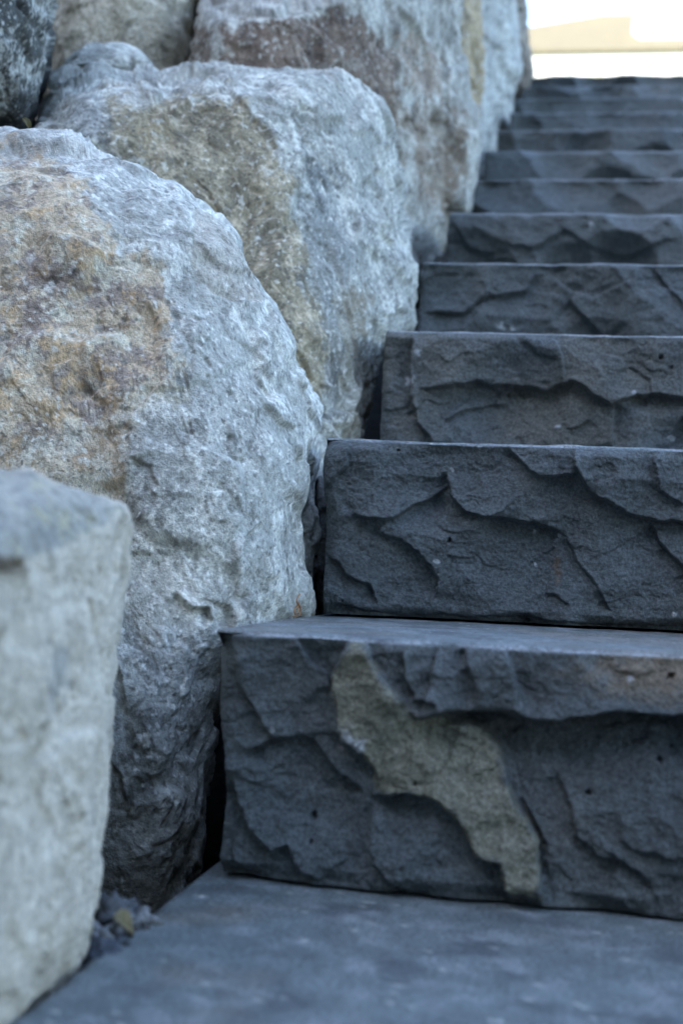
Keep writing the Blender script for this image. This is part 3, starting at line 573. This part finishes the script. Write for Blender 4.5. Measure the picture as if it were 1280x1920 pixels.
for i in range(420):
    x_, y_ = rg.uniform(-.20, -.006), rg.uniform(.02, .42); rad = rg.uniform(.0012, .0065)
    zz = float(ground_z(np.array(x_), np.array(y_))) + .002 + rad * .5
    th = np.linspace(0, 2 * math.pi, 7, endpoint=False); vv = [(0, 0, 1)] + [(math.cos(t) * s1, math.sin(t) * s1, c1_) for c1_, s1 in ((.5, .85), (-.4, .9)) for t in th] + [(0, 0, -1)]
    vv = np.array(vv) * rad * rg.uniform(.6, 1.2, (16, 3)) + (x_, y_, zz)
    ff = [(0, 1 + j, 1 + (j + 1) % 7) for j in range(7)] + [(1 + j, 8 + j, 8 + (j + 1) % 7, 1 + (j + 1) % 7) for j in range(7)] + [(15, 8 + (j + 1) % 7, 8 + j) for j in range(7)]
    gv.append(vv); gf += [tuple(q_ + go for q_ in f_) for f_ in ff]; go += 16
gvv = np.concatenate(gv); gc = np.repeat(rg.uniform(.02, .24, 420)[:, None] * rg.uniform(.85, 1.1, (420, 3)), 16, 0)
go_ = mesh_obj('gravel', gvv, gf, M_gra, col=gc, smooth=False); tag(go_, 'dark grit and crumbs between the boulders and the bottom step', 'gravel', kind='stuff')
def tube(pts, r0, r1, n=6):
    P = curve_open(pts, 24); V = []; 
    for i, p in enumerate(P):
        t = P[min(i + 1, len(P) - 1)] - P[max(i - 1, 0)]; t /= np.linalg.norm(t); a = np.cross(t, (0.3, .9, .1)); a /= np.linalg.norm(a); b = np.cross(t, a)
        r = r0 + (r1 - r0) * i / (len(P) - 1)
        for j in range(n): V.append(p + r * (math.cos(6.2832 * j / n) * a + math.sin(6.2832 * j / n) * b))
    I = np.arange(len(P) * n).reshape(len(P), n); J = np.roll(I, -1, 1); return np.array(V), np.stack([I[:-1], I[1:], J[1:], J[:-1]], -1).reshape(-1, 4)
def curve_open(pts, n):
    P = np.array(pts, float); t = np.linspace(0, len(P) - 1, n); j = np.clip(t.astype(int), 0, len(P) - 2); f = (t - j)[:, None]
    g = lambda i: P[np.clip(i, 0, len(P) - 1)]
    p0, p1, p2, p3 = g(j - 1), g(j), g(j + 1), g(j + 2)
    return .5 * (2 * p1 + (-p0 + p2) * f + (2 * p0 - 5 * p1 + 4 * p2 - p3) * f ** 2 + (-p0 + 3 * p1 - 3 * p2 + p3) * f ** 3)
def on_x(px, py, x):
    r = ray(np.array(px, float), np.array(py, float)); t = (x - CAM[0]) / r[0]; return CAM + r * t
nv_, nf_ = [], []; off = 0
for pts in ([(562,1114),(556,1126),(560,1140),(556,1152)], [(556,1128),(563,1140),(562,1153),(548,1156)], [(560,1132),(552,1144),(554,1154)]):
    v_, f__ = tube([on_x(a, b, .020 + .0015 * i) for i, (a, b) in enumerate(pts)], .0007, .0004); nv_.append(v_); nf_.append(f__ + off); off += len(v_)
tag(mesh_obj('dry_sprig', np.concatenate(nv_), np.concatenate(nf_), M_needle), 'tiny rusty dry sprig at the back corner of the olive-stained step', 'sprig')

# ------------------------------------------------------------------ background house, hedge; unseen houses added to block sun and low sky
def box(x0, x1, y0, y1, z0, z1):
    V = [(x, y, z) for x in (x0, x1) for y in (y0, y1) for z in (z0, z1)]
    return np.array(V, float), [(0, 1, 3, 2), (4, 6, 7, 5), (0, 4, 5, 1), (2, 3, 7, 6), (0, 2, 6, 4), (1, 5, 7, 3)]
def part(name, vf, mat, parent):
    V, Fc = vf; b = np.array(parent.location); return mesh_obj(name, V - b, Fc, mat, parent, smooth=False)
def merge(items):
    V, Fc, o = [], [], 0
    for v, f in items: V.append(v); Fc += [tuple(i + o for i in q) for q in f]; o += len(v)
    return np.concatenate(V), Fc
def hip(x0, x1, y0, y1, z0, z1, inx, iny, th=.12):
    a = np.array([(x0, y0, z0), (x1, y0, z0), (x1, y1, z0), (x0, y1, z0), (x0 + inx, y0 + iny, z1), (x1 - inx, y0 + iny, z1), (x1 - inx, y1 - iny, z1), (x0 + inx, y1 - iny, z1)], float)
    b = a[:4] - (0, 0, th); return np.concatenate([a, b]), [(0, 1, 5, 4), (1, 2, 6, 5), (2, 3, 7, 6), (3, 0, 4, 7), (4, 5, 6, 7), (8, 11, 10, 9), (0, 8, 9, 1), (1, 9, 10, 2), (2, 10, 11, 3), (3, 11, 8, 0)]
YH = 15.0
def atY(px, py, y):
    r = ray(np.array(px, float), np.array(py, float)); return CAM + r * ((y - CAM[1]) / r[1])
eave = atY(1100, 92, YH - .02); zE = eave[2]
hx0, hx1 = atY(975, 90, YH)[0] - 1.5, atY(1280, 90, YH)[0] + 3.5
zR = atY(1130, 26, YH + 4.0)[2]
hs = empty('house', (float((hx0 + hx1) / 2), YH + 4, 1.99)); tag(hs, 'bright white house with a tan roof and broad white chimney beyond the top step', 'house')
part('wall', box(hx0 + .4, hx1 - .4, YH, YH + 8, 1.99, zE - .045), M_white, hs)
rf = part('roof', hip(hx0 - .1, hx1 + .1, YH - .02, YH + 8.02, zE, zR, 2.5, 4.0, .04), M_roof, hs)
c0 = atY(1072, 20, YH + 4.3); c1 = atY(1190, 20, YH + 4.3)
ch = part('chimney', merge([box(c0[0], c1[0], YH + 4.3, YH + 5.1, zR - .6, zR + 1.3), box(c0[0] - .06, c1[0] + .06, YH + 4.24, YH + 5.16, zR + 1.303, zR + 1.45)]), M_white, hs)
# white dormer on the right of the roof
d0 = atY(1212, 60, YH + .9); d1 = atY(1420, 60, YH + .9); dz0 = zE + .2; dz1 = atY(1240, 26, YH + .9)[2]
V = np.array([(d0[0], YH + .9, dz0), (d1[0], YH + .9, dz0), (d1[0], YH + .9, dz1), (d0[0] - .15, YH + .9, dz1), (d0[0], YH + 4, dz0), (d1[0], YH + 4, dz0), (d1[0], YH + 4, dz1), (d0[0] - .15, YH + 4, dz1)], float)
part('dormer', (V, [(0, 1, 2, 3), (5, 4, 7, 6), (4, 0, 3, 7), (1, 5, 6, 2), (3, 2, 6, 7), (4, 5, 1, 0)]), M_white, hs)
for wx0 in (hx0 + 1.2, hx0 + 3.6):
    w_ = part('window', merge([box(wx0, wx0 + 1.3, YH - .04, YH + .02, 3.0, 4.3), box(wx0 - .08, wx0 + 1.38, YH - .09, YH - .043, 2.9, 2.98)]), M_white, hs)
    g_ = mesh_obj('pane', box(wx0 + .08, wx0 + 1.22, YH - .06, YH - .043, 3.08, 4.22)[0] - np.array(hs.location), box(0, 1, 0, 1, 0, 1)[1], M_glass, w_, smooth=False)

def hedge(name, x0, x1, y0, y1, z0, z1, label, n, seed):
    r = np.random.RandomState(seed); root = empty(name, ((x0 + x1) / 2, (y0 + y1) / 2, z0)); b = np.array(root.location)
    c = np.stack([r.uniform(x0, x1, n), r.uniform(y0, y1, n), z0 + (z1 - z0) * (1 - r.rand(n) ** 2)], 1); c[:, 2] += .04 * noise(c * 4)
    a = r.normal(size=(n, 3)); a /= np.linalg.norm(a, axis=1)[:, None]; d = np.cross(a, r.normal(size=(n, 3))); d /= np.linalg.norm(d, axis=1)[:, None]
    s = r.uniform(.012, .024, n)[:, None]
    V = np.stack([c - a * s, c + d * s * .5, c + a * s, c - d * s * .5], 1).reshape(-1, 3) - b; Fq = np.arange(4 * n).reshape(n, 4)
    mesh_obj('foliage', V, Fq, M_hedge, root, smooth=False)
    st = [box(x, x + .02, (y0 + y1) / 2, (y0 + y1) / 2 + .02, z0 - .02, z1 - .12) for x in np.arange(x0 + .1, x1, .25)]
    st = merge(st); mesh_obj('stems', st[0] - b, st[1], M_twig, root, smooth=False); tag(root, label, 'hedge'); return root
zt = float(atY(1130, 136, 7.6)[2]) - .025
hedge('hedge', -.6, 3.6, 7.6, 8.1, 1.99, zt, 'low yellow-green hedge just showing above the topmost step', 26000, 5)

sun_blocker = empty('unseen_blocker_house', (-9.5, -3, 1.99)); tag(sun_blocker, 'added grey rendered house on the left bank, out of view, blocking the sun from the stairs', 'house')  # house added out of view to keep direct sun off the stairs
part('wall', box(-14, -5, -12, 2.9, 1.97, 8.2), M_brick, sun_blocker)
part('roof', hip(-14.5, -4.7, -12.5, 3.2, 8.35, 10.6, 4.4, 4.4), M_roof, sun_blocker)
sky_blocker = empty('unseen_blocker_house', (2, -12, -.2)); tag(sky_blocker, 'added grey rendered house behind the viewer, out of view, blocking low skylight', 'house')  # second unseen house, added to cut low skylight from behind the camera
part('wall', box(-4.5, 9, -18, -7, -.3, 6.4), M_brick, sky_blocker)
part('roof', hip(-4.9, 9.5, -18.5, -6.5, 6.55, 9.4, 5, 5.9), M_roof, sky_blocker)
for xx in (-3, 0, 3, 6):
    for zz in (1.0, 4.0):
        w_ = part('window', box(xx, xx + 1.2, -7.05, -6.98, zz, zz + 1.4), M_white, sky_blocker)
        mesh_obj('pane', box(xx + .08, xx + 1.12, -7.02, -6.96, zz + .08, zz + 1.32)[0] - np.array(sky_blocker.location), box(0, 1, 0, 1, 0, 1)[1], M_glass, w_, smooth=False)
for yy in (-9, -5.5, -2, 1.5):
    for zz in (3.0, 5.8):
        w_ = part('window', box(-5.02, -4.95, yy, yy + 1.2, zz, zz + 1.4), M_white, sun_blocker)
        mesh_obj('pane', box(-4.985, -4.93, yy + .08, yy + 1.12, zz + .08, zz + 1.32)[0] - np.array(sun_blocker.location), box(0, 1, 0, 1, 0, 1)[1], M_glass, w_, smooth=False)
